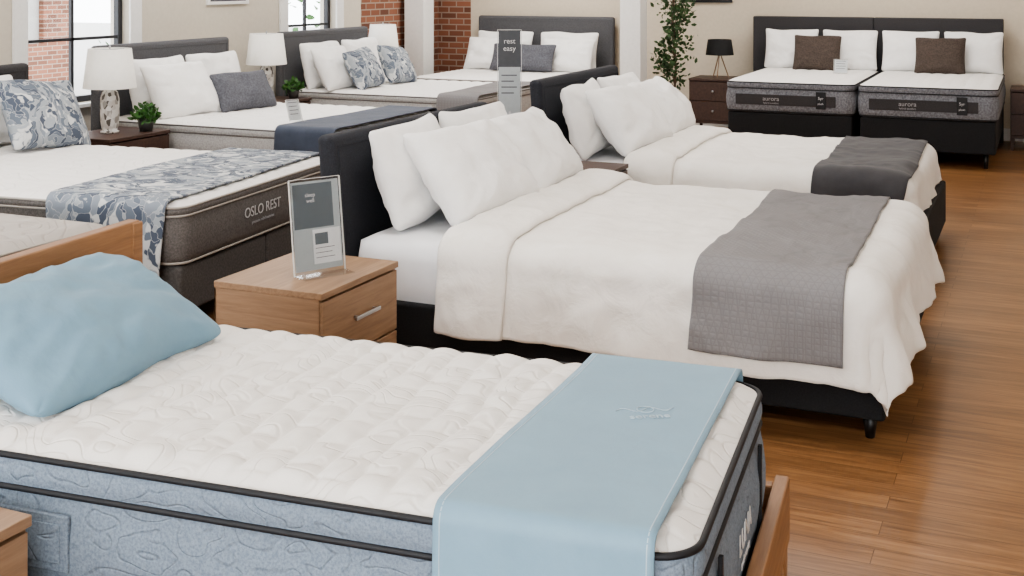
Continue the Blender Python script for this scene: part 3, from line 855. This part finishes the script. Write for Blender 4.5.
boxes("baseboard_left", [(XL, XL + 0.018, YF, 11.75, 0, 0.13)], M_trim, bev=0.003)
boxes("baseboard_right", [(XR - 0.018, XR, YF, YB, 0, 0.13)], M_trim, bev=0.003)
for k, (a, b) in enumerate(wins):
    w = empty("window_%d" % (k + 1), (XL, 0, 0))
    boxes("casing", [(0, 0.02, a - 0.14, a, 0.62, 2.9), (0, 0.02, b, b + 0.14, 0.62, 2.9), (0, 0.02, a - 0.14, b + 0.14, 2.8, 2.92), (-0.02, 0.06, a - 0.16, b + 0.16, 0.67, 0.70)], M_trim, w, bev=0.003)
    m = (a + b) / 2
    boxes("sash", [(-0.12, -0.07, a, a + 0.05, 0.70, 2.8), (-0.12, -0.07, b - 0.05, b, 0.70, 2.8), (-0.12, -0.07, a, b, 0.70, 0.75), (-0.12, -0.07, a, b, 2.75, 2.8),
                   (-0.11, -0.08, m - 0.015, m + 0.015, 0.75, 2.75), (-0.11, -0.08, a, b, 1.2, 1.225), (-0.11, -0.08, a, b, 1.72, 1.745), (-0.11, -0.08, a, b, 2.24, 2.265)], M_frame, w, bev=0.002)
    boxes("glass", [(-0.098, -0.094, a + 0.02, b - 0.02, 0.72, 2.78)], M_acrf, w, bev=0)
pf = empty("picture_frame", (XL, 9.0, 1.46))
boxes("frame", [(0, 0.03, 0, 0.62, 0, 0.03), (0, 0.03, 0, 0.62, 0.47, 0.5), (0, 0.03, 0, 0.03, 0.03, 0.47), (0, 0.03, 0.59, 0.62, 0.03, 0.47)], M_trim, pf, bev=0.002)
boxes("print", [(0, 0.012, 0.03, 0.59, 0.03, 0.47)], M_greyp, pf, bev=0)
pf = empty("picture_frame", (-3.78, YB, 1.43))
boxes("frame", [(0, 0.5, -0.03, 0, 0, 0.03), (0, 0.5, -0.03, 0, 0.57, 0.6), (0, 0.03, -0.03, 0, 0.03, 0.57), (0.47, 0.5, -0.03, 0, 0.03, 0.57)], M_leg, pf, bev=0.002)
boxes("print", [(0.03, 0.47, -0.012, 0, 0.03, 0.57)], M_darkhb, pf, bev=0)

# ------------------------------------------------------------------ outside
boxes("street_ground", [(-40, XL - 0.2, -20, 40, -0.25, -0.15)], M_out, bev=0)
bd = empty("brick_building", (-15, 9, -0.15))
boxes("facade", [(-3, 0, 0, 5.0, 0, 7), (-3, 0, 5.9, 6.5, 0, 7), (-3, 0, 5.0, 5.9, 0, 0.8), (-3, 0, 5.0, 5.9, 2.6, 7)], M_brickx, bd, bev=0)
boxes("facade_windows", [(-0.2, -0.1, 5.0, 5.9, 0.8, 2.6)], M_out, bd, bev=0)
for kk, (tx, ty, ss) in enumerate([(-13.0, 21.5, 0.8), (-11.0, 13.2, 0.35)]):
    st = empty("street_tree", (tx, ty, -0.15))
    tube("trunk", [(0, 0, 0), (0.1 * ss, 0, 1.5 * ss), (0, 0.1, 3 * ss)], 0.12 * ss, M_bark, st)
    leaves("foliage", [(random.gauss(0, 0.9 * ss), random.gauss(0, 0.9 * ss), random.gauss(2.6 * ss, 0.8 * ss)) for _ in range(500)], 0.3 * ss, M_green, st)

# ------------------------------------------------------------------ lights
for x, pw in ((-5.2, 62), (-1.8, 43), (1.6, 22)):  # unseen panels; left row made stronger to stand in for window daylight
    for y in (0.6, 4.4, 8.2, 11.8):
        e = empty("ceiling_light", (x, y, HC))
        boxes("fixture_rim", [(-0.62, 0.62, -0.62, -0.6, -0.03, 0), (-0.62, 0.62, 0.6, 0.62, -0.03, 0), (-0.62, -0.6, -0.6, 0.6, -0.03, 0), (0.6, 0.62, -0.6, 0.6, -0.03, 0)], M_trim, e, bev=0)
        ld = bpy.data.lights.new("panel_light", "AREA"); ld.shape = "SQUARE"; ld.size = 1.18
        ld.energy = pw * (1.3 if y > 10 else (0.8 if y < 1 else 1.0))
        ld.color = (1.0, 0.968, 0.93)
        lo = bpy.data.objects.new("panel_light", ld); lo.location = (0, 0, -0.02); link(lo, e)
w = bpy.data.worlds.new("world"); bpy.context.scene.world = w; w.use_nodes = True
bg = w.node_tree.nodes["Background"]
bg.inputs[0].default_value = (0.94, 0.97, 1.0, 1); bg.inputs[1].default_value = 7.5
try:
    bpy.context.scene.view_settings.look = "AgX - Medium High Contrast"
except Exception as ex:
    print("look", ex)

# ------------------------------------------------------------------ camera
cd = bpy.data.cameras.new("camera"); cam = bpy.data.objects.new("camera", cd)
cam.location = (0, 0, 1.69)
cam.rotation_euler = (rad(90), 0, rad(23.9))
cd.lens = 1202 / 1024 * 36; cd.sensor_width = 36
cd.shift_y = -308 / 1024
cd.clip_start = 0.05
link(cam); bpy.context.scene.camera = cam
